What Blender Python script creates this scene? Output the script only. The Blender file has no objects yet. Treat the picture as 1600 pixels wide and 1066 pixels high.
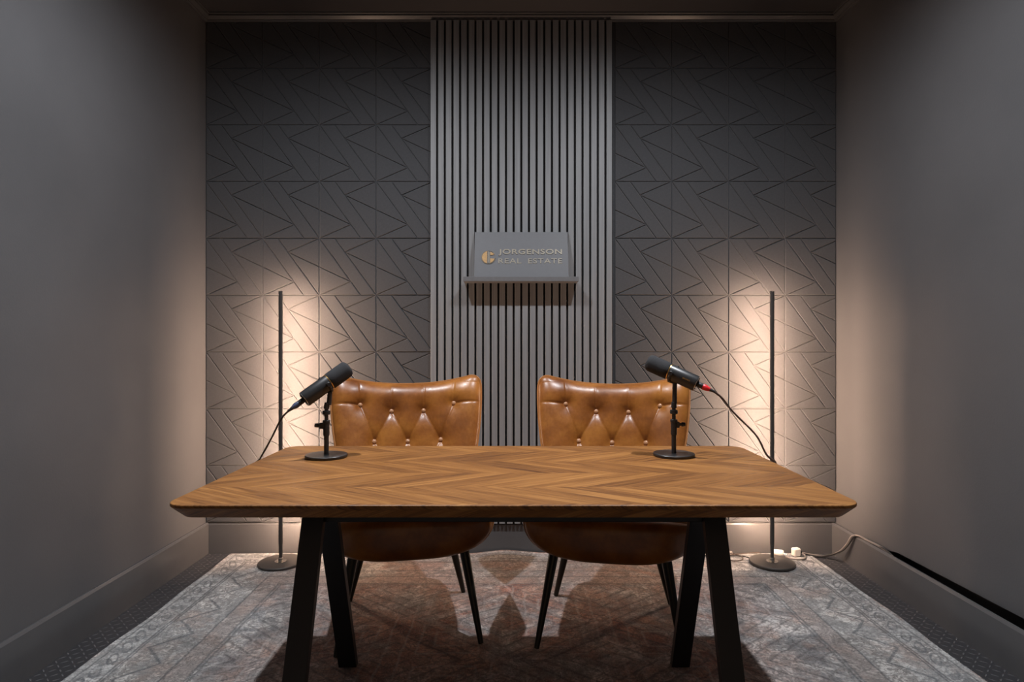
import bpy, math, random
from mathutils import Vector, Matrix
R = random.Random(7)
scene = bpy.context.scene
col = scene.collection
PI = math.pi

# ---------------------------------------------------------------- camera
F = 960.0; UC = 806.0; VC = 533.0; HC = 1.144
cam_d = bpy.data.cameras.new('camera'); cam = bpy.data.objects.new('camera', cam_d); col.objects.link(cam)
cam_d.sensor_width = 36; cam_d.lens = F / 1600 * 36; cam_d.shift_x = -(UC - 800) / 1600
cam_d.clip_start = .02
cam.location = (0, 0, HC); cam.rotation_euler = (PI / 2, 0, 0)
scene.camera = cam

# ---------------------------------------------------------------- colour + world
vs = scene.view_settings
vs.view_transform = 'Standard'; vs.look = 'None'; vs.gamma = 1; vs.use_curve_mapping = False
vs.exposure = 0.10
world = bpy.data.worlds.new('world'); scene.world = world; world.use_nodes = True
world.node_tree.nodes['Background'].inputs[0].default_value = (.6, .65, .75, 1)
world.node_tree.nodes['Background'].inputs[1].default_value = 0.0

# ---------------------------------------------------------------- ceiling downlights and added fill
def spot(x, y, energy, size, blend, color, radius=.045, z=2.878, tilt=(0, 0)):
    l = bpy.data.lights.new('ceiling_spot', 'SPOT'); l.energy = energy; l.spot_size = math.radians(size)
    l.spot_blend = blend; l.shadow_soft_size = radius; l.color = color
    o = bpy.data.objects.new('downlight_or_fill', l); col.objects.link(o); o.location = (x, y, z)
    o.rotation_euler = (math.radians(tilt[0]), math.radians(tilt[1]), 0)
    return o
COOL = (.93, .955, 1.0)
for sx in (-1, 1):
    spot(sx * .70, 1.92, 112, 174, .85, COOL, .03)      # wide spill of the downlight
    spot(sx * .70, 1.92, 100, 84, 1.0, COOL, .03)       # its main beam
    spot(sx * 1.15, .75, 60, 104, 1.0, COOL, .06, tilt=(0, -38 * sx))

for sx in (-1, 1):      # two added warm fill spots, unseen behind the camera, bounced off the front wall
    spot(sx * .7, -1.15, 60, 110, .8, (1.0, .78, .62), .06, tilt=(-24, 0))
WARM = (1.0, .66, .45)
STRIP = 510.0

# ---------------------------------------------------------------- node helpers
class NT:
    def __init__(s, name):
        s.m = bpy.data.materials.new(name); s.m.use_nodes = True
        s.t = s.m.node_tree; s.b = s.t.nodes['Principled BSDF']
    def n(s, kind, **kw):
        x = s.t.nodes.new(kind)
        for k, v in kw.items(): setattr(x, k, v)
        return x
    def set(s, inp, v):
        if isinstance(v, bpy.types.NodeSocket): s.t.links.new(v, inp)
        else: inp.default_value = v
    def math(s, op, a, b=0.0, c=0.0):
        x = s.n('ShaderNodeMath', operation=op)
        s.set(x.inputs[0], a); s.set(x.inputs[1], b); s.set(x.inputs[2], c)
        return x.outputs[0]
    def coord(s):
        g = s.n('ShaderNodeTexCoord'); return g.outputs['Object']
    def sep(s, v):
        x = s.n('ShaderNodeSeparateXYZ'); s.set(x.inputs[0], v); return x.outputs
    def comb(s, a, b, c=0.0):
        x = s.n('ShaderNodeCombineXYZ'); s.set(x.inputs[0], a); s.set(x.inputs[1], b); s.set(x.inputs[2], c); return x.outputs[0]
    def noise(s, vec, scale, detail=3, rough=.5, dist=0.0):
        x = s.n('ShaderNodeTexNoise'); s.set(x.inputs['Vector'], vec); x.inputs['Scale'].default_value = scale
        x.inputs['Detail'].default_value = detail; x.inputs['Roughness'].default_value = rough
        x.inputs['Distortion'].default_value = dist
        return x.outputs[0]
    def vmul(s, v, k):
        x = s.n('ShaderNodeVectorMath', operation='MULTIPLY'); s.set(x.inputs[0], v); x.inputs[1].default_value = k; return x.outputs[0]
    def ramp(s, f, stops, interp='LINEAR'):
        x = s.n('ShaderNodeValToRGB'); s.set(x.inputs[0], f); cr = x.color_ramp; cr.interpolation = interp
        while len(cr.elements) < len(stops): cr.elements.new(.5)
        for e, (p, c) in zip(cr.elements, stops):
            e.position = p
            e.color = (c, c, c, 1) if isinstance(c, (int, float)) else (*c, 1)
        return x.outputs[0]
    def mix(s, f, a, b, mode='MIX'):
        x = s.n('ShaderNodeMix', data_type='RGBA', blend_type=mode)
        s.set(x.inputs[0], f)
        s.set(x.inputs[6], (*a, 1) if isinstance(a, tuple) else a)
        s.set(x.inputs[7], (*b, 1) if isinstance(b, tuple) else b)
        return x.outputs[2]
    def bump(s, h, strength, dist):
        x = s.n('ShaderNodeBump'); s.set(x.inputs['Height'], h); x.inputs['Strength'].default_value = strength
        x.inputs['Distance'].default_value = dist; s.t.links.new(x.outputs[0], s.b.inputs['Normal'])
    def base(s, v): s.set(s.b.inputs['Base Color'], (*v, 1) if isinstance(v, tuple) else v)
    def rough(s, v): s.set(s.b.inputs['Roughness'], v)

def simple(name, c, rough=.5, metal=0.0, coat=0.0, nscale=0, namt=.15, bump=0.0, bdist=.001, spec=.5):
    t = NT(name); t.b.inputs['Metallic'].default_value = metal; t.rough(rough)
    t.b.inputs['Coat Weight'].default_value = coat; t.b.inputs['Specular IOR Level'].default_value = spec
    if nscale:
        n = t.noise(t.coord(), nscale, 4, .6)
        lo = tuple(v * (1 - namt) for v in c); hi = tuple(min(1, v * (1 + namt)) for v in c)
        t.base(t.ramp(n, [(.3, lo), (.7, hi)]))
        if bump: t.bump(n, bump, bdist)
    else: t.base(c)
    return t.m

M = {}
def paint(name, c, rough):
    t = NT(name); co = t.coord()
    n = t.noise(co, 3, 4, .6); t.base(t.ramp(n, [(.3, tuple(v * .95 for v in c)), (.7, tuple(v * 1.05 for v in c))]))
    r = t.noise(co, 1.6, 3, .6); t.rough(t.ramp(r, [(.35, rough - .06), (.65, rough + .06)]))
    t.bump(t.noise(co, 160, 2, .6), .18, .0015)
    return t.m
M['wall'] = paint('charcoal_wall_paint', (.084, .084, .088), .42)
M['trim'] = simple('charcoal_trim_paint', (.072, .072, .075), .24, nscale=14, namt=.03, bump=.15, bdist=.001)
M['ceiling'] = paint('dark_ceiling_paint', (.045, .043, .046), .55)

def felt():
    t = NT('charcoal_felt'); co = t.coord()
    a = t.noise(t.vmul(co, (60, 60, 500)), 1, 3, .7); b = t.noise(t.vmul(co, (500, 60, 60)), 1, 3, .7)
    w = t.math('MULTIPLY_ADD', a, .5, t.math('MULTIPLY', b, .5))
    t.base(t.ramp(w, [(.35, (.027, .028, .032)), (.65, (.051, .053, .058))]))
    t.rough(.85); t.b.inputs['Sheen Weight'].default_value = .12
    t.bump(w, .3, .0008)
    return t.m
M['felt'] = felt()

def slatm():
    t = NT('grey_slat_veneer'); co = t.coord()
    n = t.noise(t.vmul(co, (90, 20, 2.2)), 1, 3, .6)
    t.base(t.ramp(n, [(.3, (.150, .154, .160)), (.7, (.200, .206, .214))])); t.rough(.5)
    t.bump(n, .1, .0005)
    return t.m
M['slat'] = slatm()
M['backing'] = simple('black_felt', (.010, .010, .011), .95, nscale=300)
M['board'] = simple('grey_board', (.092, .092, .099), .55, nscale=40, namt=.04)
M['shelf'] = simple('grey_shelf', (.12, .117, .12), .5, nscale=60, namt=.08)
M['gold'] = simple('brass_gold', (.80, .50, .18), .28, metal=1.0)
M['gold_flat'] = simple('gold_logo', (.34, .19, .06), .5, metal=.1, nscale=120)
M['letter'] = simple('grey_gold_letters', (.20, .175, .135), .45, metal=.2)
M['black'] = simple('black_powder_coat', (.008, .008, .009), .48, nscale=300, namt=.2)
M['matte_black'] = simple('matte_black_metal', (.018, .018, .019), .38, nscale=200, namt=.15)
M['chair_leg'] = simple('dark_bronze_metal', (.020, .018, .014), .28, metal=.6)
M['foam'] = simple('foam_windscreen', (.020, .020, .022), .95, nscale=900, namt=.5, bump=.8, bdist=.001)
M['lamp'] = simple('lamp_black', (.035, .032, .030), .5, nscale=200, namt=.1)
M['chrome'] = simple('steel', (.55, .53, .5), .25, metal=1.0)
M['cable'] = simple('black_cable', (.015, .014, .014), .5)
M['brown_cable'] = simple('brown_cable', (.05, .03, .022), .5)
M['grey_cable'] = simple('grey_cable', (.16, .14, .13), .45)
M['white'] = simple('white_plastic', (.60, .56, .52), .4)
M['red'] = simple('red_boot', (.65, .02, .025), .35)
M['blue'] = simple('blue_grey_boot', (.05, .065, .12), .4)

def leather():
    t = NT('cognac_leather'); co = t.coord()
    big = t.noise(co, 7, 5, .6); fine = t.noise(co, 90, 4, .65)
    c1 = t.ramp(big, [(.3, (.145, .041, .006)), (.5, (.25, .080, .011)), (.72, (.37, .138, .022))])
    c2 = t.ramp(fine, [(.3, .82), (.7, 1.0)])
    t.base(t.mix(1.0, c1, c2, 'MULTIPLY'))
    t.rough(t.ramp(fine, [(.3, .33), (.7, .43)]))
    t.b.inputs['Coat Weight'].default_value = .15; t.b.inputs['Coat Roughness'].default_value = .28
    t.bump(t.noise(co, 260, 3, .6), .12, .0008)
    return t.m
M['leather'] = leather()
M['button'] = simple('leather_button', (.36, .17, .08), .3, coat=.2)
M['piping'] = simple('leather_piping', (.30, .12, .035), .32)

def chevron():
    t = NT('walnut_chevron_veneer'); co = t.coord(); o = t.sep(co)
    W = .17
    yy = t.math('ADD', o[1], t.math('MULTIPLY', o[2], -.6))
    yy = t.math('ADD', yy, 10 * W - .0)
    row = t.math('FLOOR', t.math('DIVIDE', yy, W))
    tri = t.math('PINGPONG', yy, W)
    s = t.math('SUBTRACT', o[0], t.math('MULTIPLY', tri, 1.62))
    s = t.math('ADD', s, 8.0)
    pidx = t.math('FLOOR', t.math('DIVIDE', s, .078))
    pf = t.math('FRACT', t.math('DIVIDE', s, .078))
    wn = t.n('ShaderNodeTexWhiteNoise', noise_dimensions='2D'); t.set(wn.inputs['Vector'], t.comb(pidx, row))
    rnd = wn.outputs[0]
    # grain runs along each strip: fine across s, long along y
    g = t.noise(t.comb(t.math('MULTIPLY', s, 95), t.math('MULTIPLY', yy, 9), t.math('MULTIPLY', rnd, 30)), 1, 4, .65, .6)
    g2 = t.noise(t.comb(t.math('MULTIPLY', s, 380), t.math('MULTIPLY', yy, 16), t.math('MULTIPLY', rnd, 9)), 1, 2, .6)
    g3 = t.noise(t.comb(t.math('MULTIPLY', s, 26), t.math('MULTIPLY', yy, 5), t.math('MULTIPLY', rnd, 77)), 1, 3, .6, .8)
    f = t.math('ADD', t.math('MULTIPLY', g, .46), t.math('ADD', t.math('MULTIPLY', g3, .30), t.math('MULTIPLY', rnd, .11)))
    f = t.math('ADD', f, t.math('MULTIPLY', g2, .14))
    c = t.ramp(f, [(.38, (.078, .027, .007)), (.455, (.158, .060, .013)), (.53, (.228, .093, .022)), (.64, (.34, .155, .042))])
    joint = t.math('LESS_THAN', pf, .02)
    c = t.mix(t.math('MULTIPLY', joint, .45), c, (.05, .02, .008))
    t.base(c); t.rough(t.ramp(g, [(.3, .42), (.7, .52)])); t.b.inputs['Specular IOR Level'].default_value = .35
    t.bump(g2, .08, .0006)
    return t.m
M['chevron'] = chevron()

def rugm():
    t = NT('distressed_rug'); co = t.coord(); o = t.sep(co)          # object origin = rug centre
    HX, HY = 1.54, 1.22
    dx = t.math('SUBTRACT', HX, t.math('ABSOLUTE', o[0])); dy = t.math('SUBTRACT', HY, t.math('ABSOLUTE', o[1]))
    d = t.math('MINIMUM', dx, dy)
    wob = t.math('MULTIPLY', t.math('SUBTRACT', t.noise(co, 9, 3, .6), .5), .018)
    d = t.math('ADD', d, wob)
    wear = t.noise(co, 2.3, 6, .7); wear2 = t.noise(co, 6.5, 5, .7, .8)
    scratch = t.noise(t.vmul(co, (30, 260, 1)), 1, 4, .75); weave = t.noise(t.vmul(co, (260, 60, 1)), 1, 3, .8)
    # field: mottled grey, blue grey, cream
    fieldc = t.ramp(wear2, [(.34, (.12, .124, .130)), (.45, (.25, .256, .262)), (.53, (.42, .415, .405)), (.62, (.62, .595, .57))])
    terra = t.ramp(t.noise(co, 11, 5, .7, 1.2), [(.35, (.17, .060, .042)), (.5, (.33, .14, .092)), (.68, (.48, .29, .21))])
    # centre of the field: terracotta medallions, their tint also painting in reddish shade
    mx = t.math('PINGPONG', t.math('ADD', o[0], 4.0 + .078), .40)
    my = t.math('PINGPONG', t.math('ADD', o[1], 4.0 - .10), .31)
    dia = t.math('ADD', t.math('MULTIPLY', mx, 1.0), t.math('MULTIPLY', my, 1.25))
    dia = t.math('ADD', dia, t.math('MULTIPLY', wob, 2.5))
    medal_shade = t.ramp(dia, [(.10, 1.0), (.17, .15), (.24, 1.0), (.30, .35), (.36, .9), (.5, .75)])
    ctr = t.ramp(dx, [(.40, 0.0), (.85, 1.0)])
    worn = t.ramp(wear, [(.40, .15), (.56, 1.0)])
    tf = t.math('MULTIPLY', t.math('MULTIPLY', medal_shade, ctr), worn)
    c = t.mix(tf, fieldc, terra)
    # stray blush patches elsewhere
    c = t.mix(t.ramp(t.noise(co, 3.7, 4, .7), [(.50, 0.0), (.62, .55)]), c, (.40, .25, .19))
    # border bands (d is distance from the edge)
    def band(a, b, soft=.004):
        return t.math('MULTIPLY', t.ramp(d, [(max(a - soft, 0), 0.0), (a, 1.0)]), t.ramp(d, [(b, 1.0), (b + soft, 0.0)]))
    def contour(scale, dist, width, off=.5):
        q = t.math('ABSOLUTE', t.math('SUBTRACT', t.noise(co, scale, 2.0, .5, dist), off))
        return t.ramp(q, [(width * .35, 1.0), (width, 0.0)])
    edge = t.math('MAXIMUM', contour(12, 1.4, .06, .53), contour(23, 1.0, .075, .46))
    edge2 = contour(6.5, 2.0, .035, .48)
    pale = (.40, .40, .39); dark = (.085, .09, .10)
    c = t.mix(t.math('MULTIPLY', band(.0, .11), .75), c, pale)
    c = t.mix(t.math('MULTIPLY', band(.12, .31), .35), c, (.36, .35, .33))
    c = t.mix(t.math('MULTIPLY', band(.32, .40), .6), c, (.36, .30, .27))
    for a in (.022, .112, .125, .315, .40, .415):
        c = t.mix(t.math('MULTIPLY', band(a, a + .005, .003), .7), c, dark)
    # guard border rosettes
    sc = t.math('SINE', t.math('MULTIPLY', t.math('MAXIMUM', t.math('ABSOLUTE', o[1]), 0.0), 70))
    c = t.mix(t.math('MULTIPLY', t.math('MULTIPLY', band(.035, .10), t.math('GREATER_THAN', t.math('ADD', sc, t.math('MULTIPLY', edge, .8)), .75)), .45), c, dark)
    c = t.mix(t.math('MULTIPLY', t.math('MULTIPLY', edge, t.ramp(wear2, [(.35, .15), (.6, .75)])), .8), c, (.085, .08, .08))
    c = t.mix(t.math('MULTIPLY', edge2, .30), c, (.075, .07, .07))
    # faded scroll border: leaning ovals in the guard strip, zigzag in the wide band, outlines of the medallions
    gx = t.math('DIVIDE', t.math('SUBTRACT', t.math('ADD', d, t.math('MULTIPLY', wob, 1.6)), .068), .026); gy = t.math('DIVIDE', t.math('SUBTRACT', t.math('FRACT', t.math('DIVIDE', t.math('ADD', o[1], t.math('MULTIPLY', d, 1.1)), .085)), .5), .40)
    gr = t.math('SQRT', t.math('ADD', t.math('MULTIPLY', gx, gx), t.math('MULTIPLY', gy, gy)))
    ringm = t.ramp(t.math('ABSOLUTE', t.math('SUBTRACT', gr, .85)), [(.10, 1.0), (.24, 0.0)])
    c = t.mix(t.math('MULTIPLY', t.math('MULTIPLY', ringm, t.ramp(wear2, [(.38, .3), (.55, 1.0)])), .7), c, dark)
    zz = t.math('PINGPONG', o[1], .11)
    zl = t.math('ABSOLUTE', t.math('SUBTRACT', t.math('ADD', d, wob), t.math('ADD', t.math('MULTIPLY', zz, .9), .155)))
    c = t.mix(t.math('MULTIPLY', t.math('MULTIPLY', t.ramp(zl, [(.004, 1.0), (.010, 0.0)]), band(.13, .31)), .7), c, dark)
    dl = t.math('PINGPONG', dia, .045)
    c = t.mix(t.math('MULTIPLY', t.math('MULTIPLY', t.ramp(dl, [(.004, 1.0), (.011, 0.0)]), t.ramp(d, [(.42, 0.0), (.45, 1.0)])), .5), c, (.07, .065, .07))
    sq = t.math('MAXIMUM', t.math('ABSOLUTE', t.math('SUBTRACT', mx, .2)), t.math('ABSOLUTE', t.math('SUBTRACT', my, .155)))
    sq = t.math('PINGPONG', t.math('ADD', sq, t.math('MULTIPLY', wob, 2.0)), .028)
    c = t.mix(t.math('MULTIPLY', t.math('MULTIPLY', t.ramp(sq, [(.002, 1.0), (.006, 0.0)]), t.math('MULTIPLY', worn, t.ramp(d, [(.42, 0.0), (.45, 1.0)]))), .45), c, (.42, .40, .38))
    c = t.mix(t.ramp(scratch, [(.50, .0), (.64, .45)]), c, (.085, .083, .085))
    speck = t.noise(co, 120, 3, .8)
    c = t.mix(t.ramp(speck, [(.52, .0), (.62, .6)]), c, (.065, .062, .063))
    c = t.mix(t.ramp(weave, [(.34, .30), (.46, .0)]), c, (.46, .44, .42))
    t.base(c); t.rough(.95); t.b.inputs['Specular IOR Level'].default_value = .15
    t.bump(t.math('ADD', scratch, weave), .5, .002)
    return t.m
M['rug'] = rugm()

def tread():
    t = NT('dark_tread_plate_floor'); co = t.coord(); o = t.sep(co); S = .029
    ix = t.math('FLOOR', t.math('DIVIDE', o[0], S)); iy = t.math('FLOOR', t.math('DIVIDE', o[1], S))
    fx = t.math('SUBTRACT', t.math('FRACT', t.math('DIVIDE', o[0], S)), .5); fy = t.math('SUBTRACT', t.math('FRACT', t.math('DIVIDE', o[1], S)), .5)
    par = t.math('MULTIPLY_ADD', t.math('FLOORED_MODULO', t.math('ADD', ix, iy), 2.0), 2.0, -1.0)
    a = t.math('ADD', t.math('MULTIPLY', fx, par), fy); b = t.math('SUBTRACT', t.math('MULTIPLY', fx, par), fy)
    r = t.math('SQRT', t.math('ADD', t.math('POWER', t.math('DIVIDE', a, .62), 2.0), t.math('POWER', t.math('DIVIDE', b, .17), 2.0)))
    h = t.ramp(r, [(.6, 1.0), (1.0, 0.0)])
    t.base(t.mix(h, (.030, .030, .033), (.095, .095, .10))); t.rough(.38)
    t.bump(h, 1.0, .003)
    return t.m
M['tread'] = tread()

def emis(name, c, s):
    t = NT(name); t.base((.8, .75, .7)); t.b.inputs['Emission Color'].default_value = (*c, 1); t.b.inputs['Emission Strength'].default_value = s
    return t.m
M['led'] = emis('warm_led_strip', WARM, STRIP)

# ---------------------------------------------------------------- mesh helpers
class MB:
    def __init__(s): s.v = []; s.f = []; s.sm = []
    def add(s, vs_, fs, smooth=False):
        k = len(s.v); s.v += [tuple(p) for p in vs_]
        for f in fs: s.f.append(tuple(i + k for i in f)); s.sm.append(smooth)
        return s
    def box(s, x0, x1, y0, y1, z0, z1, b=0.0):
        if b <= 0:
            p = [(x, y, z) for x in (x0, x1) for y in (y0, y1) for z in (z0, z1)]
            return s.add(p, [(0, 1, 3, 2), (4, 6, 7, 5), (0, 4, 5, 1), (2, 3, 7, 6), (0, 2, 6, 4), (1, 5, 7, 3)])
        # chamfered box
        c = ((x0 + x1) / 2, (y0 + y1) / 2, (z0 + z1) / 2); h = ((x1 - x0) / 2, (y1 - y0) / 2, (z1 - z0) / 2)
        idx = {}; pts = []
        for sx in (-1, 1):
            for sy in (-1, 1):
                for sz in (-1, 1):
                    for ax in range(3):
                        hh = [h[i] - (0 if i == ax else b) for i in range(3)]
                        idx[(sx, sy, sz, ax)] = len(pts)
                        pts.append((c[0] + sx * hh[0], c[1] + sy * hh[1], c[2] + sz * hh[2]))
        fs = []
        for ax in range(3):
            for sg in (-1, 1):
                o = [i for i in range(3) if i != ax]
                q = []
                for a, d in ((-1, -1), (1, -1), (1, 1), (-1, 1)):
                    k = [0, 0, 0]; k[ax] = sg; k[o[0]] = a; k[o[1]] = d; q.append(idx[(*k, ax)])
                fs.append(q)
        for ax in range(3):           # edges running along ax
            o = [i for i in range(3) if i != ax]
            for a in (-1, 1):
                for d in (-1, 1):
                    q = []
                    for e, w in ((-1, o[0]), (1, o[0]), (1, o[1]), (-1, o[1])):
                        k = [0, 0, 0]; k[ax] = e; k[o[0]] = a; k[o[1]] = d; q.append(idx[(*k, w)])
                    fs.append(q)
        for sx in (-1, 1):
            for sy in (-1, 1):
                for sz in (-1, 1): fs.append([idx[(sx, sy, sz, a)] for a in range(3)])
        return s.add(pts, fs)
    def prism(s, poly, y0, y1):        # polygon in x,z extruded along y
        n = len(poly)
        p = [(x, y0, z) for x, z in poly] + [(x, y1, z) for x, z in poly]
        return s.add(p, [tuple(range(n)), tuple(range(2 * n - 1, n - 1, -1))] + [(i, i + n, (i + 1) % n + n, (i + 1) % n) for i in range(n)])
    def lathe(s, prof, o=(0, 0, 0), ax=(0, 0, 1), n=32, smooth=True):
        ax = Vector(ax).normalized(); t = Vector((1, 0, 0)) if abs(ax.x) < .9 else Vector((0, 1, 0))
        a = (t - ax * t.dot(ax)).normalized(); b = ax.cross(a); o = Vector(o); p = []; f = []
        for r, h in prof:
            for i in range(n):
                w = 2 * PI * i / n; p.append(o + ax * h + (a * math.cos(w) + b * math.sin(w)) * max(r, 1e-5))
        for j in range(len(prof) - 1):
            for i in range(n): f.append((j * n + i, j * n + (i + 1) % n, (j + 1) * n + (i + 1) % n, (j + 1) * n + i))
        f.append(tuple(range(n - 1, -1, -1))); f.append(tuple((len(prof) - 1) * n + i for i in range(n)))
        return s.add(p, f, smooth)
    def cyl(s, p0, p1, r0, r1=None, n=24, smooth=True):
        p0 = Vector(p0); p1 = Vector(p1); L = (p1 - p0).length
        r1 = r0 if r1 is None else r1; e = min(r0, r1) * .12
        return s.lathe([(r0 - e, 0), (r0, e), (r1, L - e), (r1 - e, L)], p0, p1 - p0, n, smooth)
    def tube(s, pts, r, n=10, closed=False, smooth=True):
        pts = [Vector(p) for p in pts]; N = len(pts); p = []; f = []; prev = None
        for i in range(N):
            if closed: d = pts[(i + 1) % N] - pts[i - 1]
            else: d = pts[min(i + 1, N - 1)] - pts[max(i - 1, 0)]
            d.normalize()
            if prev is None:
                t = Vector((0, 0, 1)) if abs(d.z) < .9 else Vector((1, 0, 0)); a = (t - d * t.dot(d)).normalized()
            else: a = (prev - d * prev.dot(d)).normalized()
            prev = a; b = d.cross(a); rr = r[i] if isinstance(r, (list, tuple)) else r
            for k in range(n):
                w = 2 * PI * k / n; p.append(pts[i] + (a * math.cos(w) + b * math.sin(w)) * rr)
        for i in range(N if closed else N - 1):
            j = (i + 1) % N
            for k in range(n): f.append((i * n + k, i * n + (k + 1) % n, j * n + (k + 1) % n, j * n + k))
        if not closed: f.append(tuple(range(n - 1, -1, -1))); f.append(tuple((N - 1) * n + k for k in range(n)))
        return s.add(p, f, smooth)
    def build(s, name, mat, parent=None, recalc=True):
        me = bpy.data.meshes.new(name); me.from_pydata(s.v, [], s.f)
        for p, q in zip(me.polygons, s.sm): p.use_smooth = q
        me.materials.append(mat); me.validate(); me.update()
        if recalc:
            import bmesh
            bm = bmesh.new(); bm.from_mesh(me); bmesh.ops.recalc_face_normals(bm, faces=bm.faces); bm.to_mesh(me); bm.free()
        if any(s.sm):
            try: me.set_sharp_from_angle(angle=math.radians(38))
            except Exception: pass
        o = bpy.data.objects.new(name, me); col.objects.link(o)
        if parent: o.parent = parent
        return o

def tag(o, label, cat=None, group=None, kind=None):
    if label: o['label'] = label
    if cat: o['category'] = cat
    if group: o['group'] = group
    if kind: o['kind'] = kind
    return o
def empty(name, loc, rz=0.0):
    o = bpy.data.objects.new(name, None); col.objects.link(o); o.location = loc; o.rotation_euler = (0, 0, rz); o.empty_display_size = .05
    return o
def struct(name, mb, mat): return tag(mb.build(name, mat), None, kind='structure')
def spline(pts, n=12):
    pts = [Vector(p) for p in pts]; out = []
    P = [pts[0] * 2 - pts[1]] + pts + [pts[-1] * 2 - pts[-2]]
    for i in range(1, len(P) - 2):
        for k in range(n):
            t = k / n; a, b, c, d = P[i - 1], P[i], P[i + 1], P[i + 2]
            out.append(.5 * ((2 * b) + (c - a) * t + (2 * a - 5 * b + 4 * c - d) * t * t + (3 * b - a - 3 * c + d) * t ** 3))
    out.append(pts[-1]); return out

# ---------------------------------------------------------------- room
XL, YB, ZC, YF = -1.667, 3.318, 2.90, -1.9
XR = lambda y: 1.722 + (3.3 - y) * .038
struct('floor', MB().box(XL - .1, 2.1, YF - .1, YB + .1, -.1, 0), M['tread'])
struct('ceiling', MB().box(XL - .1, 2.1, YF - .1, YB + .1, ZC, ZC + .1), M['ceiling'])
struct('wall_back', MB().box(XL - .1, 2.1, YB, YB + .1, 0, ZC), M['wall'])
struct('wall_front', MB().box(XL - .1, 2.1, YF - .1, YF, 0, ZC), simple('warm_beige_bounce_paint', (.62, .50, .40), .8, nscale=5, namt=.03))  # unseen wall; pale warm colour added to bounce soft fill under the table
struct('wall_left', MB().box(XL - .1, XL, YF, YB, 0, ZC), M['wall'])
sec = lambda y, g=.178: [(XR(y), y, ZC), (XR(y), y, g), (XR(y) + .12, y, g), (XR(y) + .12, y, 0), (XR(y) + .16, y, 0), (XR(y) + .16, y, ZC)]
w = MB(); w.add(sec(YF) + sec(2.80) + sec(2.96, .150) + sec(YB, .150), [tuple(range(6)), tuple(range(18, 24))] + [(i + k, (i + 1) % 6 + k, (i + 1) % 6 + 6 + k, i + 6 + k) for k in (0, 6, 12) for i in range(6)])
struct('wall_right', w, M['wall'])

def board_profile(depth, h):      # (offset from wall, z)
    return [(0, 0), (depth, 0), (depth, h - .010), (depth - .004, h - .004), (depth - .007, h), (0, h)]
def sweep(prof, place, a, b):     # place(t, off, z)
    mb = MB(); n = len(prof); p = [place(a, o_, z) for o_, z in prof] + [place(b, o_, z) for o_, z in prof]
    mb.add(p, [tuple(range(n)), tuple(range(n, 2 * n))] + [(i, (i + 1) % n, (i + 1) % n + n, i + n) for i in range(n)])
    return mb
struct('baseboard_back', sweep(board_profile(.014, .166), lambda t, o_, z: (t, YB - o_, z), -1.655, 1.700), M['trim'])
struct('baseboard_left', sweep(board_profile(.014, .168), lambda t, o_, z: (XL + o_, t, z), YF, YB - .0005), M['trim'])
struct('baseboard_right', sweep(board_profile(.014, .168), lambda t, o_, z: (1.7145 - o_, t, z), YF, YB - .0005), M['trim'])
crown = [(0, 2.858), (.010, 2.858), (.014, 2.864), (.014, 2.868), (.022, 2.874), (.030, 2.880), (.030, 2.890), (.034, 2.892), (.034, ZC), (0, ZC)]
struct('trim_1', sweep(crown, lambda t, o_, z: (t, YB - .012 - o_, z), XL, XR(YB)), M['trim'])
struct('trim_2', sweep(crown, lambda t, o_, z: (XL + o_, t, z), YF, YB - .012), M['trim'])
struct('trim_3', sweep(crown, lambda t, o_, z: (XR(t) - o_, t, z), YF, YB - .012), M['trim'])

# ---------------------------------------------------------------- geometric felt cladding
CELLS = None
def cells():
    A, B, C, D, E, F_, G, H = (0, 0), (.27, 0), (1, 0), (1, .5), (1, 1), (.73, 1), (0, 1), (0, .5)
    P, Q = (.445, .24), (.555, .76)
    return [[A, B, P, E, F_, Q], [B, C, P], [P, C, D], [P, D, E], [A, Q, H], [H, Q, G], [G, Q, F_]]
def clip(poly, f):
    out = []
    for i in range(len(poly)):
        a, b = poly[i - 1], poly[i]; fa, fb = f(a), f(b)
        if (fa >= 0) != (fb >= 0):
            t = fa / (fa - fb); out.append((a[0] + (b[0] - a[0]) * t, a[1] + (b[1] - a[1]) * t))
        if fb >= 0: out.append(b)
    res = []
    for p in out:
        if not res or math.hypot(p[0] - res[-1][0], p[1] - res[-1][1]) > 1e-5: res.append(p)
    if len(res) > 1 and math.hypot(res[0][0] - res[-1][0], res[0][1] - res[-1][1]) < 1e-5: res.pop()
    return res
def inset(poly, d):
    n = len(poly)
    ar = sum(poly[i][0] * poly[(i + 1) % n][1] - poly[(i + 1) % n][0] * poly[i][1] for i in range(n))
    if ar < 0: poly = poly[::-1]
    # drop collinear points
    q = []
    for i in range(n):
        a, b, c = poly[i - 1], poly[i], poly[(i + 1) % n]
        cr = (b[0] - a[0]) * (c[1] - b[1]) - (b[1] - a[1]) * (c[0] - b[0])
        if abs(cr) > 1e-3 * math.hypot(b[0] - a[0], b[1] - a[1]) * math.hypot(c[0] - b[0], c[1] - b[1]): q.append(b)
    poly = q; n = len(poly)
    if n < 3: return None, None
    L = []
    for i in range(n):
        a, b = poly[i], poly[(i + 1) % n]; dx, dy = b[0] - a[0], b[1] - a[1]; l = math.hypot(dx, dy)
        nx, ny = -dy / l, dx / l; L.append((nx, ny, nx * a[0] + ny * a[1] + d))
    out = []
    for i in range(n):
        a, b = L[i - 1], L[i]; det = a[0] * b[1] - a[1] * b[0]
        x = (a[2] * b[1] - a[1] * b[2]) / det; z = (a[0] * b[2] - a[2] * b[0]) / det
        out.append((x, z))
    for (x, z) in out:
        for (nx, ny, c) in L:
            if nx * x + ny * z < c - 1e-6: return poly, None
    return poly, out
TS = .3050; YP = 3.300; ZB = .168; ZT = 2.860
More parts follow.
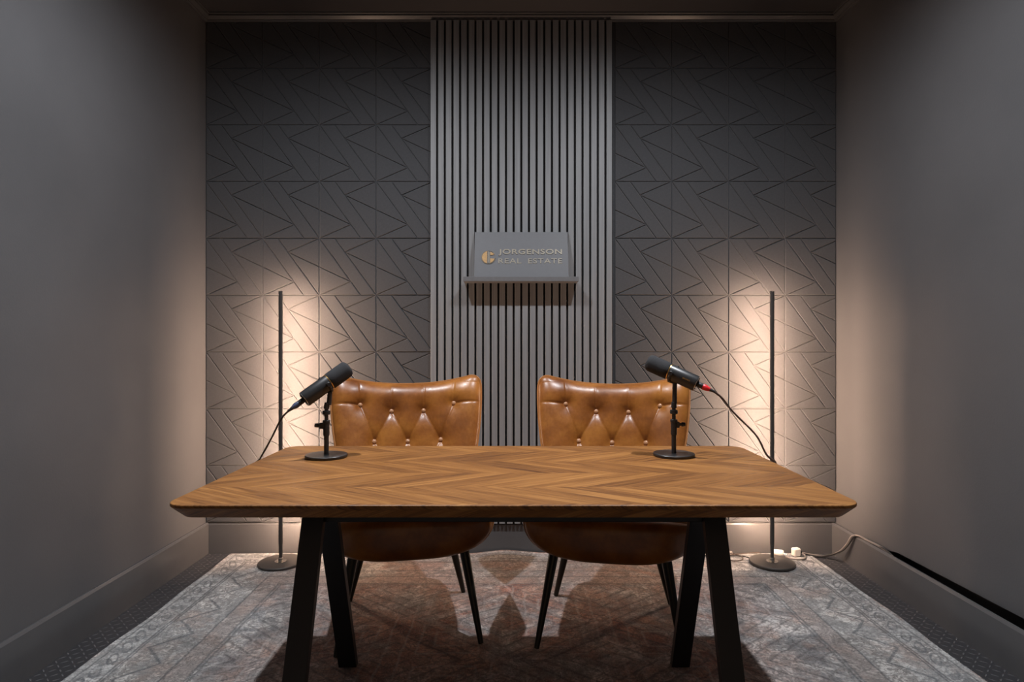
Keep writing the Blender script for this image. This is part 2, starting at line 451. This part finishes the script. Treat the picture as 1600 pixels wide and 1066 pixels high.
def cladding(xs, x0, x1, label):
    mb = MB()
    mb.box(x0, x1, YP + .005, YB - .0005, ZB, ZT)
    for cx in range(5):
        for cz in range(10):
            ox = xs + cx * TS; oz = ZB + .002 + (cz + 1) * TS
            for cell in cells():
                poly = [(ox + u * TS, oz - v * TS) for u, v in cell]
                poly = clip(poly, lambda p: p[0] - x0 - .0005)
                if len(poly) >= 3: poly = clip(poly, lambda p: x1 - .0005 - p[0])
                if len(poly) >= 3: poly = clip(poly, lambda p: ZT - p[1])
                if len(poly) < 3: continue
                po, pi_ = inset(poly, .0042)
                if po is None: continue
                po2, lip = inset(po, .0006)
                if pi_ is not None and lip is not None and len(lip) == len(po) == len(pi_):
                    n = len(po); p = [(x, YP + .0052, z) for x, z in lip] + [(x, YP, z) for x, z in pi_]
                else:      # sliver left by the cut edge: straight sides
                    q = po
                    for i in range(len(po)):
                        (ax_, az), (bx, bz) = po[i], po[(i + 1) % len(po)]; l = math.hypot(bx - ax_, bz - az); nx, nz = -(bz - az) / l, (bx - ax_) / l
                        q = clip(q, lambda p, nx=nx, nz=nz, k=nx * ax_ + nz * az + .0030: nx * p[0] + nz * p[1] - k)
                        if len(q) < 3: break
                    if len(q) < 3: continue
                    n = len(q); p = [(x, YP + .0052, z) for x, z in q] + [(x, YP, z) for x, z in q]
                mb.add(p, [tuple(range(n, 2 * n))] + [(i, (i + 1) % n, (i + 1) % n + n, i + n) for i in range(n)])
    return tag(mb.build('acoustic_wall_panel', M['felt']), label, 'wall panel', 'geometric felt wall cladding')
cladding((321.5 - UC) * 3.3 / F, XL + .001, (674 - UC) * 3.3 / F, 'charcoal felt cladding with grooved triangle pattern, on back wall left of the slats')
cladding((960.6 - UC) * 3.3 / F, (956 - UC) * 3.3 / F, XR(YP) - .001, 'charcoal felt cladding with grooved triangle pattern, on back wall right of the slats')

# ---------------------------------------------------------------- slat panel
xl, xr = (673 - UC) * 3.285 / F, (956 - UC) * 3.285 / F
sp = tag(empty('slatted_wall_panel', ((xl + xr) / 2, 3.298, ZB)), 'tall grey vertical slat panel with black gaps in the middle of the back wall', 'wall panel')
def ploc(x, y, z): return (x - sp.location.x, y - sp.location.y, z - sp.location.z)
mb = MB(); a = ploc(xl - .002, 3.2945, ZB); b = ploc(xr + .006, 3.2995, ZT - .001); mb.box(a[0], b[0], a[1], b[1], a[2], b[2]); mb.build('felt_backing', M['backing'], sp)
mb = MB(); NS = 24; pitch = (xr - xl - .029) / (NS - 1)
for i in range(NS):
    x = xl + i * pitch; a = ploc(x, 3.279, ZB); b = ploc(x + .0292, 3.2945, ZT - .002)
    mb.box(a[0], b[0], a[1], b[1], a[2], b[2], .0008)
tag(mb.build('vertical_slats', M['slat'], sp), 'evenly spaced grey vertical slats')

# ---------------------------------------------------------------- shelf and sign
sh = tag(empty('picture_ledge', (.0265, 3.279, 1.4526)), 'narrow grey picture ledge fixed across the slats under the sign', 'shelf')
mb = MB(); mb.box(-.2990, .2990, -.100, 0, 0, .010, .001); mb.build('shelf_board', M['shelf'], sh)
mb = MB(); mb.box(-.2990, .2990, -.107, -.100, -.0005, .0240, .0012); mb.build('front_lip', M['shelf'], sh)
sg = tag(empty('company_sign', (.029, 3.203, 1.4636)), 'grey sign board with gold round logo and raised company name, leaning on the ledge', 'sign')
LEAN = math.atan2(.064, .258); sg.rotation_euler = (-LEAN, 0, 0)
mb = MB(); mb.box(-.2475, .2475, 0, .010, .0, .268, .001); mb.build('sign_board', M['board'], sg)
def text_mesh(name, body, parent, mat, x0, x1, z0, height, depth, weight=0.0, rot=None, y=0.0):
    cu = bpy.data.curves.new(name, 'FONT'); cu.body = body; cu.extrude = depth; cu.offset = weight; cu.size = 1.0; cu.space_character = 1.08
    to = bpy.data.objects.new(name + '_tmp', cu); col.objects.link(to); bpy.context.view_layer.update()
    me = bpy.data.meshes.new_from_object(to); col.objects.unlink(to); bpy.data.objects.remove(to)
    xs = [v.co.x for v in me.vertices]; ys = [v.co.y for v in me.vertices]
    kx = (x1 - x0) / (max(xs) - min(xs)); ky = height / (max(ys) - min(ys)); mx, my = min(xs), min(ys)
    for v in me.vertices:
        x, yy, zz = v.co; v.co = (x0 + (x - mx) * kx, y - (zz / 1.0), z0 + (yy - my) * ky)
    me.materials.clear(); me.materials.append(mat)
    o = bpy.data.objects.new(name, me); col.objects.link(o); o.parent = parent
    return o
tag(text_mesh('company_name', 'JORGENSON', sg, M['letter'], -.121, .214, .133, .037, .003, .022), 'raised JORGENSON lettering')
tag(text_mesh('tagline_word', 'REAL', sg, M['letter'], -.121, .000, .090, .028, .002, .004), 'raised word REAL')
tag(text_mesh('tagline_word', 'ESTATE', sg, M['letter'], .036, .214, .090, .028, .002, .004), 'raised word ESTATE')
lg = MB()
def arc_poly(r, a0, a1, n=20, inner=None):
    p = [(r * math.cos(a0 + (a1 - a0) * i / n), r * math.sin(a0 + (a1 - a0) * i / n)) for i in range(n + 1)]
    if inner: p += [(inner * math.cos(a1 + (a0 - a1) * i / n), inner * math.sin(a1 + (a0 - a1) * i / n)) for i in range(n + 1)]
    return p
LX, LZ, LR = -.173, .124, .037
def lpoly(poly): lg.prism([(LX + x, LZ + z) for x, z in poly], -.0035, .0005)
lpoly([(-.007, .0335)] + [(LR * .92 * math.cos(t), LR * .92 * math.sin(t)) for t in [math.radians(d) for d in range(104, 257, 8)]] + [(-.007, -.0335)])
lpoly([(.009, -.006), (.009, -.031)] + [(LR * .9 * math.cos(t), LR * .9 * math.sin(t)) for t in [math.radians(d) for d in range(-70, -8, 8)]])
lpoly([(.009, .031), (.009, .012), (.024, .012), (.029, .018), (.020, .026)])
tag(lg.build('logo', M['gold_flat'], sg), 'round gold logo with a vertical bar')
lg = MB()
lg.tube([(LX + LR * math.cos(2 * PI * i / 40), -.002, LZ + LR * math.sin(2 * PI * i / 40)) for i in range(40)], .0012, 6, True)
lg.box(LX - .0035, LX + .0005, -.004, .0005, LZ - .033, LZ + .033); lg.box(LX + .0035, LX + .006, -.004, .0005, LZ - .033, LZ + .028)
tag(lg.build('logo_ring', M['letter'], sg), 'pale outline ring and bars of the logo')

# ---------------------------------------------------------------- rug
def rug():
    x0, x1, y0, y1 = -1.515, 1.572, .83, 3.285; cx, cy = (x0 + x1) / 2, (y0 + y1) / 2
    NX, NY = 120, 100; top = []; 
    def pos(i, j):
        u, v = i / NX, j / NY; x = x0 + (x1 - x0) * u; y = y0 + (y1 - y0) * v
        ex = .006 * math.sin(y * 5.2 + 1) + .004 * math.sin(y * 13)
        if i in (0, NX): x += ex
        z = .008 + .0012 * math.sin(x * 9 + y * 4)
        z += .018 * math.exp(-((x + .06) / .13) ** 2) * max(0, (y - 3.05) / .235) ** 1.5
        z += .006 * math.exp(-((x - .35) / .2) ** 2) * max(0, (y - 3.05) / .235)
        return (x - cx, y - cy, z)
    mb = MB(); W_ = NX + 1
    T = [pos(i, j) for j in range(NY + 1) for i in range(NX + 1)]
    B = [(x, y, max(.0005, z - .0085)) for x, y, z in T]; n = len(T); f = []
    for j in range(NY):
        for i in range(NX):
            a = j * W_ + i; f.append((a, a + 1, a + 1 + W_, a + W_)); f.append((n + a, n + a + W_, n + a + 1 + W_, n + a + 1))
    for i in range(NX): f.append((i, i + 1, n + i + 1, n + i)); a = NY * W_ + i; f.append((a, a + 1, n + a + 1, n + a))
    for j in range(NY): a = j * W_; f.append((a, a + W_, n + a + W_, n + a)); a += NX; f.append((a, a + W_, n + a + W_, n + a))
    mb.add(T + B, f, True)
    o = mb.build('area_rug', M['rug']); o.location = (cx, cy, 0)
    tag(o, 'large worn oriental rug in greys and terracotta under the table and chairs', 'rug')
rug()
RZ = .010

# ---------------------------------------------------------------- table
TB = empty('conference_table', (-.006, 1.8425, 0)); tag(TB, 'large rectangular table with walnut chevron top and black angled steel legs', 'table')
def tabletop():
    hx, hy = .824, .4075; t = .76
    def ring(ins, z, rad):
        a, b = hx - ins, hy - ins; p = []
        for (sx, sy, st) in ((1, 1, 0), (-1, 1, 90), (-1, -1, 180), (1, -1, 270)):
            for k in range(11):
                w = math.radians(st + 9 * k); p.append((sx * (a - rad) + rad * math.cos(w), sy * (b - rad) + rad * math.sin(w), z))
        return p
    prof = [(.0025, t, .050), (.0008, t - .0008, .051), (0, t - .0025, .052), (0, t - .0075, .052), (.0015, t - .0095, .051), (.027, t - .036, .036)]
    mb = MB(); rings = [ring(*q) for q in prof]; n = len(rings[0]); f = []
    for j in range(len(rings) - 1):
        for i in range(n): f.append((j * n + i, j * n + (i + 1) % n, (j + 1) * n + (i + 1) % n, (j + 1) * n + i))
    f.append(tuple(range(n))); f.append(tuple((len(rings) - 1) * n + i for i in range(n)))
    mb.add([p for r in rings for p in r], f)
    return mb.build('tabletop', M['chevron'], TB)
tabletop()
def table_leg(sx, sy):
    # flat bar leaning outward in y; foot on the rug, head at the apex
    f = Vector((0, sy * .305, RZ)); h = Vector((0, sy * .030, .715)); th = .026; wd = .062
    d = (h - f).normalized(); nrm = Vector((0, d.z, -d.y)) * (th / 2)
    x0 = sx * .610 - (0 if sx < 0 else wd); x1 = x0 + wd
    def sl(p, z):  # intersect side line with plane z
        k = (z - p.z) / d.z; return p + d * k
    pts = []
    for x in (x0, x1):
        for z in (RZ, .7205):
            for s_ in (-1, 1): q = sl(f + nrm * s_, z); pts.append((x, q.y, q.z))
    mb = MB(); mb.add(pts, [(0, 1, 3, 2), (4, 6, 7, 5), (0, 4, 5, 1), (2, 3, 7, 6), (0, 2, 6, 4), (1, 5, 7, 3)])
    o = mb.build('leg', M['black'], TB)
    bv = o.modifiers.new('bevel', 'BEVEL'); bv.width = .0015; bv.segments = 2
    return o
for sx in (-1, 1):
    for sy in (-1, 1): table_leg(sx, sy)
mb = MB(); mb.box(-.548, .548, -.060, -.020, .618, .700, .002); mb.build('crossbar', M['black'], TB)
for sx in (-1, 1):
    mb = MB(); mb.box(sx * .579 - .036, sx * .579 + .036, -.25, .25, .7165, .7238, .001); mb.build('mounting_plate', M['black'], TB)

# ---------------------------------------------------------------- chairs
BTN = [(-.212, .846), (-.072, .815), (.072, .815), (.212, .846), (-.150, .688), (0, .684), (.150, .688), (-.205, .560), (-.070, .552), (.070, .552), (.205, .560)]
SEG = [(0, 4), (1, 4), (1, 5), (2, 5), (2, 6), (3, 6), (4, 7), (4, 8), (5, 8), (5, 9), (6, 9), (6, 10)]
def back_base(u, t):
    au = abs(u)
    zt = .937 + .052 * au ** 2.2
    if au > .86: zt -= .055 * (1 - math.sqrt(max(0, 1 - ((au - .86) / .14) ** 2)))
    z = .385 + (zt - .385) * t
    k = min(1, max(0, (z - .385) / .56))
    hw = .236 + .094 * math.sin(k * PI / 2 * .98) ** 1.1
    x = u * hw
    if z > .90: x *= 1 - .012 * ((z - .90) / .09) ** 2
    y = .185 + .135 * k - (.060 + .050 * (1 - k)) * au ** 2.6
    return Vector((x, y, z))
def segdist(px, pz, a, b):
    vx, vz = b[0] - a[0], b[1] - a[1]; t = max(0, min(1, ((px - a[0]) * vx + (pz - a[1]) * vz) / (vx * vx + vz * vz)))
    return math.hypot(px - a[0] - vx * t, pz - a[1] - vz * t), t
def puff(u, t, x, z):
    eu = math.sqrt(max(0, 1 - abs(u) ** 9)); tt = max(0, (t - .72) / .28); et = math.sqrt(max(0, 1 - tt ** 4.5))
    p = .050 * eu * et + .006 * math.exp(-((z - .900) / .045) ** 2) * eu * et
    edge = eu * et
    c = 0.0
    for i, j in SEG:
        d, tt_ = segdist(x, z, BTN[i], BTN[j])
        w = 1 - .35 * math.sin(PI * tt_)
        c = max(c, w * (.0090 * math.exp(-(d / .026) ** 1.4) + .0035 * math.exp(-(d / .0035) ** 2)))
    for i in range(4):
        bx, bz = BTN[i]; d, tt_ = segdist(x, z, (bx, bz), (bx * 1.03, 1.0))
        c = max(c, (1 - .45 * tt_) * (.005 * math.exp(-(d / .022) ** 1.4) + .0035 * math.exp(-(d / .0035) ** 2)))
    for i, s in ((0, -1), (3, 1)):
        d, tt_ = segdist(x, z, BTN[i], (s * .35, .860)); c = max(c, (1 - .3 * tt_) * (.005 * math.exp(-(d / .020) ** 1.4) + .0045 * math.exp(-(d / .004) ** 2)))
    for i, s in ((7, -1), (10, 1)):
        d, tt_ = segdist(x, z, BTN[i], (s * .33, .57)); c = max(c, .004 * math.exp(-(d / .020) ** 1.4) + .003 * math.exp(-(d / .004) ** 2))
    b = 0.0
    for bx, bz in BTN:
        r = math.hypot(x - bx, z - bz); b = max(b, .017 * math.exp(-(r / .028) ** 1.3))
    return p - (c + b) * min(1, edge * 1.2)
def back_point(u, t, disp=True):
    p = back_base(u, t); e = 1e-3
    du = back_base(min(1, u + e), t) - back_base(max(-1, u - e), t); dt = back_base(u, min(1, t + e)) - back_base(u, max(0, t - e))
    n = du.cross(dt).normalized()
    if n.y > 0: n = -n
    return p, n
def make_backrest(parent):
    NU, NT_ = 170, 130; W_ = NU + 1
    us = [math.copysign(abs(w) ** 1.0, w) for w in [math.sin((-.5 + i / NU) * PI * .86) / math.sin(.43 * PI) for i in range(NU + 1)]]
    ts = [math.sin(j / NT_ * PI / 2 * .93) / math.sin(PI / 2 * .93) for j in range(NT_ + 1)]
    fr = []; bk = []
    for t in ts:
        for u in us:
            p, n = back_point(u, t); pf = puff(u, t, p.x, p.z); fr.append(p + n * pf)
            eu = math.sqrt(max(0, 1 - abs(u) ** 12)); et = math.sqrt(max(0, 1 - max(0, (t - .85) / .15) ** 4)); bk.append(p - n * .028 * eu * et)
    N = len(fr); f = []
    for j in range(NT_):
        for i in range(NU):
            a = j * W_ + i; f.append((a, a + 1, a + 1 + W_, a + W_)); f.append((N + a, N + a + W_, N + a + 1 + W_, N + a + 1))
    for i in range(NU): f.append((i, N + i, N + i + 1, i + 1)); a = NT_ * W_ + i; f.append((a, a + 1, N + a + 1, N + a))
    for j in range(NT_): a = j * W_; f.append((a, a + W_, N + a + W_, N + a)); a += NU; f.append((a, N + a, N + a + W_, a + W_))
    mb = MB(); mb.add(fr + bk, f, True)
    me = bpy.data.meshes.new('backrest'); me.from_pydata([tuple(v) for v in mb.v], [], mb.f)
    for p in me.polygons: p.use_smooth = True
    me.materials.append(M['leather']); me.update()
    import bmesh
    bm = bmesh.new(); bm.from_mesh(me); bmesh.ops.remove_doubles(bm, verts=bm.verts, dist=1e-5); bmesh.ops.recalc_face_normals(bm, faces=bm.faces); bm.to_mesh(me); bm.free()
    o = bpy.data.objects.new('backrest', me); col.objects.link(o); o.parent = parent
    edge = [back_point(-1, t)[0] for t in ts] + [back_point(u, 1)[0] for u in us[1:-1]] + [back_point(1, t)[0] for t in reversed(ts)]
    q = MB(); q.tube(edge[::2], .0048, 8); q.build('back_piping', M['piping'], o)
    for bx, bz in BTN:
        # solve u,t for x,z
        u, t = bx / .32, (bz - .385) / .57
        for _ in range(30):
            p, n = back_point(u, t); u += (bx - p.x) / .33; t += (bz - p.z) / .57; t = min(1, max(0, t))
        p, n = back_point(u, t); c = p + n * (puff(u, t, p.x, p.z) + .0035)
        h = MB(); h.lathe([(.0115, -.003), (.0118, .001), (.0108, .0045), (.0080, .0078), (.0042, .0096), (.0006, .0102)], c, n, 20)
        h.build('button', M['button'], o)
    return o
def make_seat(parent):
    a, zt, h, ex = .312, .470, .135, 2 / 3.4
    def outline(n=72):
        p = []
        for i in range(n):
            w = 2 * PI * i / n; c, s_ = math.cos(w), math.sin(w)
            x = a * math.copysign(abs(c) ** ex, c)
            z = (h if s_ < 0 else .026) * math.copysign(abs(s_) ** (ex if s_ < 0 else 1.0), s_)
            if s_ < 0:   # narrower towards the bottom
                x *= 1 - .13 * (abs(z) / h) ** 1.6
            p.append((x, z))
        return p
    ol = outline(); n = len(ol)
    prof = [(.02, -.2985), (.30, -.298), (.55, -.295), (.75, -.289), (.88, -.280), (.95, -.270), (.985, -.258), (1.0, -.246), (1.0, -.240),
            (1.012, -.236), (1.030, -.215), (1.035, -.16), (1.03, 0), (1.0, .14), (.93, .215), (.80, .245), (.5, .255), (.02, .257)]
    pts = []; f = []
    for s_, y in prof:
        zc = zt - .055
        for x, z in ol: pts.append((x * s_, y + (.018 * (abs(x * s_) / a) ** 3 if y < 0 else 0), zc + (z + .055) * s_))
    for j in range(len(prof) - 1):
        for i in range(n): f.append((j * n + i, j * n + (i + 1) % n, (j + 1) * n + (i + 1) % n, (j + 1) * n + i))
    f.append(tuple(range(n))); f.append(tuple((len(prof) - 1) * n + i for i in range(n)))
    mb = MB(); mb.add(pts, f, True); o = mb.build('seat', M['leather'], parent)
    q = MB(); q.tube([(x * 1.008, -.238 + .018 * (abs(x) / a) ** 3, zt - .055 + (z + .055) * 1.012) for x, z in ol], .0045, 8, True)
    q.build('seat_piping', M['piping'], o)
    return o
def make_chair(loc, yaw):
    c = empty('tufted_chair', loc, yaw)
    make_backrest(c); make_seat(c)
    for sx in (-1, 1):
        for fr in (-1, 1):
            top = Vector((sx * (.205 if fr < 0 else .165), -.125 if fr < 0 else .135, .352)); bot = Vector((sx * (.262 if fr < 0 else .248), -.243 if fr < 0 else .243, .001))
            mb = MB(); mb.cyl(bot, top, .0100, .0205, 20); l = mb.build('leg', M['chair_leg'], c)
            q = MB(); q.lathe([(.025, 0), (.025, .004), (.0205, .008)], top - (top - bot).normalized() * .022, top - bot, 20); q.build('leg_ferrule', M['chair_leg'], l)
    return c
def copy_tree(o, parent=None):
    c = o.copy(); col.objects.link(c)
    if parent: c.parent = parent
    for ch in list(o.children): copy_tree(ch, c)
    return c
ch1 = make_chair((.378, 2.455, RZ), math.radians(-10.5))
tag(ch1, 'cognac leather tufted chair behind the table, on the right, below the red-plugged microphone', 'chair', 'tufted leather chairs')
ch2 = copy_tree(ch1); ch2.location = (-.434, 2.490, RZ); ch2.rotation_euler = (0, 0, math.radians(11))
ch2['label'] = 'cognac leather tufted chair behind the table, on the left, beside the blue-plugged microphone'

# ---------------------------------------------------------------- floor lamps
def lamp(x, y, side, label):
    L = tag(empty('floor_lamp', (x, y, RZ)), label, 'floor lamp', 'upright strip floor lamps')
    MB().lathe([(.104, 0), (.110, .002), (.111, .010), (.108, .0125), (.02, .0135)], n=56).build('base', M['lamp'], L)
    MB().lathe([(.030, .013), (.030, .0145), (.012, .015), (.012, .030), (.0085, .032)], n=28).build('collar', M['chrome'], L)
    MB().cyl((0, 0, .03), (0, 0, .26), .0088, n=20).build('pole', M['lamp'], L)
    ang = math.radians(6) * side;
    rot = lambda px, py: (math.cos(ang) * px + math.sin(ang) * py, -math.sin(ang) * px + math.cos(ang) * py)
    def extr(poly, z0, z1):
        p_ = [rot(*c_) for c_ in poly]; k_ = len(p_)
        return MB().add([(*c_, z0) for c_ in p_] + [(*c_, z1) for c_ in p_], [tuple(range(k_)), tuple(range(k_, 2 * k_))] + [(i, (i + 1) % k_, (i + 1) % k_ + k_, i + k_) for i in range(k_)], False)
    shell = [(.0100 * math.cos(math.radians(a_)), .0100 * math.sin(math.radians(a_))) for a_ in range(164, 377, 12)]
    h = extr(shell, .10, 1.384)
    h.cyl((0, 0, 1.380), (0, 0, 1.388), .0102, n=20, smooth=False); h.cyl((0, 0, .096), (0, 0, .104), .0102, n=20, smooth=False); hd = h.build('light_head', M['lamp'], L)
    q = extr([(.0062 * math.cos(math.radians(a_)), .0034 + .0062 * math.sin(math.radians(a_))) for a_ in range(0, 181, 12)], .106, 1.378)
    tag(q.build('light_strip', M['led'], hd), 'glowing warm strip facing the wall')
    return L
lamp(-1.198, 3.130, 1, 'slim black upright floor lamp with round base in the left corner, glowing at the wall')
lamp_r = lamp(1.305, 3.128, -1, 'slim black upright floor lamp with round base in the right corner, beside white plugs')

# ---------------------------------------------------------------- microphones
def mic(base, ring_px, axis, knob, off, label, text, boot):
    bx, by, bz = base
    Mi = tag(empty('desk_microphone', base), label, 'microphone', 'desktop microphones')
    MB().lathe([(.064, 0), (.067, .0015), (.068, .004), (.068, .008), (.0665, .0098), (.01, .0102)], n=64).build('stand_base', M['matte_black'], Mi)
    MB().cyl((0, 0, .009), (0, 0, .085), .0078, n=24).build('lower_pole', M['matte_black'], Mi)
    s = MB(); s.cyl((0, 0, .070), (0, 0, .118), .0100, n=24); s.cyl((0, 0, .112), (0, 0, .122), .0118, n=24); cl = s.build('height_clamp', M['matte_black'], Mi)
    k = MB(); k.box(knob * .006, knob * .018, -.008, .008, .094, .114, .002); k.cyl((knob * .016, 0, .105), (knob * .026, 0, .105), .005); k.cyl((knob * .026, 0, .105), (knob * .038, 0, .105), .0075, .0065, 14)
    k.build('clamp_knob', M['matte_black'], cl)
    MB().cyl((0, 0, .118), (0, 0, .165), .0062, n=20).build('upper_pole', M['matte_black'], Mi)
    MB().lathe([(.0098, .140), (.0128, .142), (.0128, .152), (.0098, .154)], n=24).build('lock_ring', M['matte_black'], Mi)
    # ring centre in local coordinates
    c = Vector(ring_px); ax = Vector(axis).normalized()
    piv = Vector((off, -.004, c.z - .034))
    b = MB(); b.cyl((0, 0, .160), (off * .25, 0, .180), .0092, .0088, 20); b.cyl((off * .7, 0, .172), (off, 0, piv.z), .0078, .0076, 16)
    b.build('swivel_bracket', M['matte_black'], Mi)
    side = ax.cross(Vector((0, 0, 1))).normalized(); up = side.cross(ax).normalized()
    if side.y > 0: side = -side
    # clamp arms on both flanks meeting the bracket
    yk = MB(); yc = c - ax * .012
    path = [yc + side * .0302 * math.cos(w) - up * .0302 * math.sin(w) for w in [i * PI / 16 for i in range(17)]]
    yk.tube(path, .0042, 8); yk.cyl(yc + side * .027, yc + side * .035, .0085, .0075, 18); yk.cyl(yc - side * .027, yc - side * .035, .0085, .0075, 18)
    yk.cyl((off, 0, piv.z - .004), yc - up * .028, .0065, .0062, 14)
    yk.build('yoke', M['matte_black'], Mi)
    body = MB(); BL = .098
    body.lathe([(.0232, -BL), (.0256, -BL + .001), (.0266, -BL + .004), (.0266, -.004), (.0260, -.001)], c, ax, 48)
    bo = body.build('microphone_body', M['matte_black'], Mi)
    MB().lathe([(.0250, -.0035), (.0274, -.003), (.0274, -.0005), (.0250, 0)], c, ax, 48).build('trim_ring', M['gold'], bo)
    MB().lathe([(.0236, -BL - .0006), (.0252, -BL - .0004), (.0256, -BL + .0012)], c, ax, 48).build('rear_rim', M['chrome'], bo)
    MB().lathe([(.0218, -BL - .0012), (.0218, -BL + .001)], c, ax, 32).build('rear_plate', M['black'], bo)
    d = MB(); d.cyl(c - ax * .020 + up * .0250, c - ax * .020 + up * .0290, .0052, .0048, 16); d.build('dial', M['black'], bo)
    fo = MB(); FL = .080
    fo.lathe([(.0262, 0), (.0282, .003), (.0287, .02), (.0289, .045), (.0287, FL - .016), (.0276, FL - .009), (.0248, FL - .004), (.0196, FL - .001), (.010, FL), (.001, FL + .0003)], c, ax, 48)
    tag(fo.build('foam_windscreen', M['foam'], Mi), 'dark grey foam windscreen')
    if text:
        t = text_mesh('maker_name', 'MAONO', bo, M['gold'], 0, .026, 0, .0052, .0004, .02)
        # wrap the flat letters on the barrel, reading away from the foam
        me = t.data; front = Vector((0, -1, 0)); front = (front - ax * front.dot(ax)).normalized(); dn = ax.cross(front); 
        if dn.z > 0: dn = -dn
        for v in me.vertices:
            x, y, z = v.co; ang = (z - .0026) / .0268 - .10
            r = .0269 - y * .5
            rad = front * math.cos(ang) - dn * math.sin(ang)
            v.co = c - ax * (.052 + x) + rad * r
    # plug
    e = c - ax * BL
    p = MB(); p.lathe([(.0085, 0), (.0092, -.002), (.0092, -.020), (.0085, -.022)], e, ax, 24); pl = p.build('plug', M['black'], Mi)
    p = MB(); p.lathe([(.0088, -.020), (.0098, -.024), (.0096, -.032), (.0070, -.042), (.0050, -.046)], e, ax, 24); tag(p.build('plug_boot', boot, pl), 'coloured cable boot')
    p = MB(); p.lathe([(.0055, -.044), (.0048, -.052), (.0034, -.062)], e, ax, 18); p.build('strain_relief', M['black'], pl)
    return Mi, Vector(base) + e - ax * .058, ax
def at(u, v, Y): return Vector(((u - UC) * Y / F, Y, HC - (v - VC) * Y / F))
TZ = .7602
bl = (-.626, 2.030, TZ); br = (.528, 2.053, TZ)
rl = at(514.5, 596.5, 2.03) - Vector(bl); rr = at(1045.5, 580.5, 2.053) - Vector(br)
m1, e1, a1 = mic(bl, rl, (.133, .085, .108), -1, .012, 'black microphone with blue-grey plug on a round desk stand, left end of the table', False, M['blue'])
m2, e2, a2 = mic(br, rr, (-.156, .075, .0745), 1, .003, 'black microphone with gold ring and red plug on a round desk stand, right end', True, M['red'])

# cables
def cable(name, pts, r, mat, label, cat='cable', group=None, n=12):
    o = MB().tube(spline(pts, n), r, 8).build(name, mat); tag(o, label, cat, group); return o
XLt, XRt = -.830, .818
cable('microphone_cable', [e1 + a1 * .004, e1.lerp(Vector((-.824, 1.982, .7665)), .2) + Vector((-.005, 0, .005)), e1.lerp(Vector((-.824, 1.982, .7665)), .6) + Vector((-.001, 0, .003)), Vector((-.824, 1.982, .7665)), Vector((-.8365, 1.98, .750)), Vector((-.822, 1.975, .722)), Vector((-.73, 1.96, .715)), Vector((-.64, 1.95, .70))], .0030, M['cable'],
      'thin black cable running from the blue-plugged microphone over the left table edge', group='microphone cables')
cable('microphone_cable', [e2 + a2 * .004, at(1129, 623, 2.0), at(1146, 644.5, 1.99), at(1181, 680, 1.97), Vector((.798, 1.955, .782)), Vector((.8235, 1.945, .757)), Vector((.812, 1.94, .722)), Vector((.72, 1.93, .715)), Vector((.63, 1.92, .70))], .0032, M['brown_cable'],
      'thin brown-black cable running from the red-plugged microphone over the right table edge', group='microphone cables')

# floor plugs and cords by the right lamp
pw = tag(empty('round_plug', (1.385, 3.225, RZ)), 'white rounded power plug lying on the rug behind the right lamp', 'plug')
p0 = Vector((-.030, .010, .021)); p1 = Vector((.016, -.010, .0205))
MB().lathe([(.012, 0), (.0165, .004), (.0185, .016), (.0185, .038), (.0165, .048), (.013, .051)], p0, p1 - p0, 28).build('plug_body', M['white'], pw)
for s in (-1, 1):
    d = (p1 - p0).normalized(); MB().cyl(p1 + Vector((0, s * .006, 0)), p1 + Vector((0, s * .006, 0)) + d * .018, .0022, n=10).build('pin', M['chrome'], pw)
pb = tag(empty('power_adapter', (1.475, 3.235, RZ), math.radians(14)), 'white square power adapter standing on the rug in the right corner', 'plug')
MB().box(-.020, .020, -.016, .016, .003, .044, .005).build('adapter_body', M['white'], pb)
MB().box(.016, .031, -.012, .012, .008, .030, .003).build('adapter_socket', M['black'], pb)
sw = tag(empty('cord_switch', (1.120, 3.262, RZ + .001)), 'small grey inline switch with a coiled thin brown cord, left of the right lamp', 'switch')
MB().box(-.030, .030, -.009, .009, .002, .017, .004).build('switch_body', M['grey_cable'], sw); MB().box(-.008, .008, -.005, .005, .016, .020, .001).build('rocker', M['black'], sw)
def cord(parent, pts, r, mat):
    o = MB().tube(spline(pts, 12), r, 8).build('cord', mat); bpy.context.view_layer.update()
    o.parent = parent; o.matrix_parent_inverse = parent.matrix_world.inverted(); return o
tag(cord(pb, [(1.498, 3.236, .028), (1.515, 3.215, .020), (1.49, 3.180, .0165), (1.45, 3.175, .0165), (1.42, 3.195, .0165), (1.405, 3.210, .024)], .0040, M['grey_cable']), 'short grey cord')
tag(cord(sw, [(1.30, 3.275, .0165), (1.22, 3.262, .0165), (1.13, 3.235, .0165), (1.09, 3.190, .0165), (1.115, 3.150, .0165), (1.165, 3.165, .0165), (1.180, 3.215, .0165), (1.145, 3.264, .0165)], .0030, M['brown_cable']), 'thin brown coiled cord')
tag(cord(lamp_r, [(.98, 3.225, .0165), (1.05, 3.222, .0165), (1.12, 3.226, .0165), (1.185, 3.215, .018), (1.218, 3.178, .0185)], .0032, M['cable']), 'thin black cord')
for k, (dz, r, mat, lab) in enumerate(((0, .0052, M['grey_cable'], 'thick grey cable rising from the rug corner over the right baseboard'), (.012, .0040, M['cable'], 'thin black cable rising beside the grey one over the right baseboard'))):
    cable('wall_cable', [(1.520, 3.262 - dz, .018), (1.585, 3.255 - dz, .0065 + r * .4), (1.635, 3.235 - dz * 2, .012 + dz), (1.667, 3.17 - dz * 2, .055 + dz), (1.680, 3.12 - dz, .11), (1.690, 3.09 - dz, .160), (1.703 + dz * .2, 3.05, .176), (1.710, 2.98, .174), (1.720, 2.88 - dz, .172), (1.727, 2.80, .150), (1.729, 2.72, .10)], r, mat, lab, group='cables over the right baseboard')
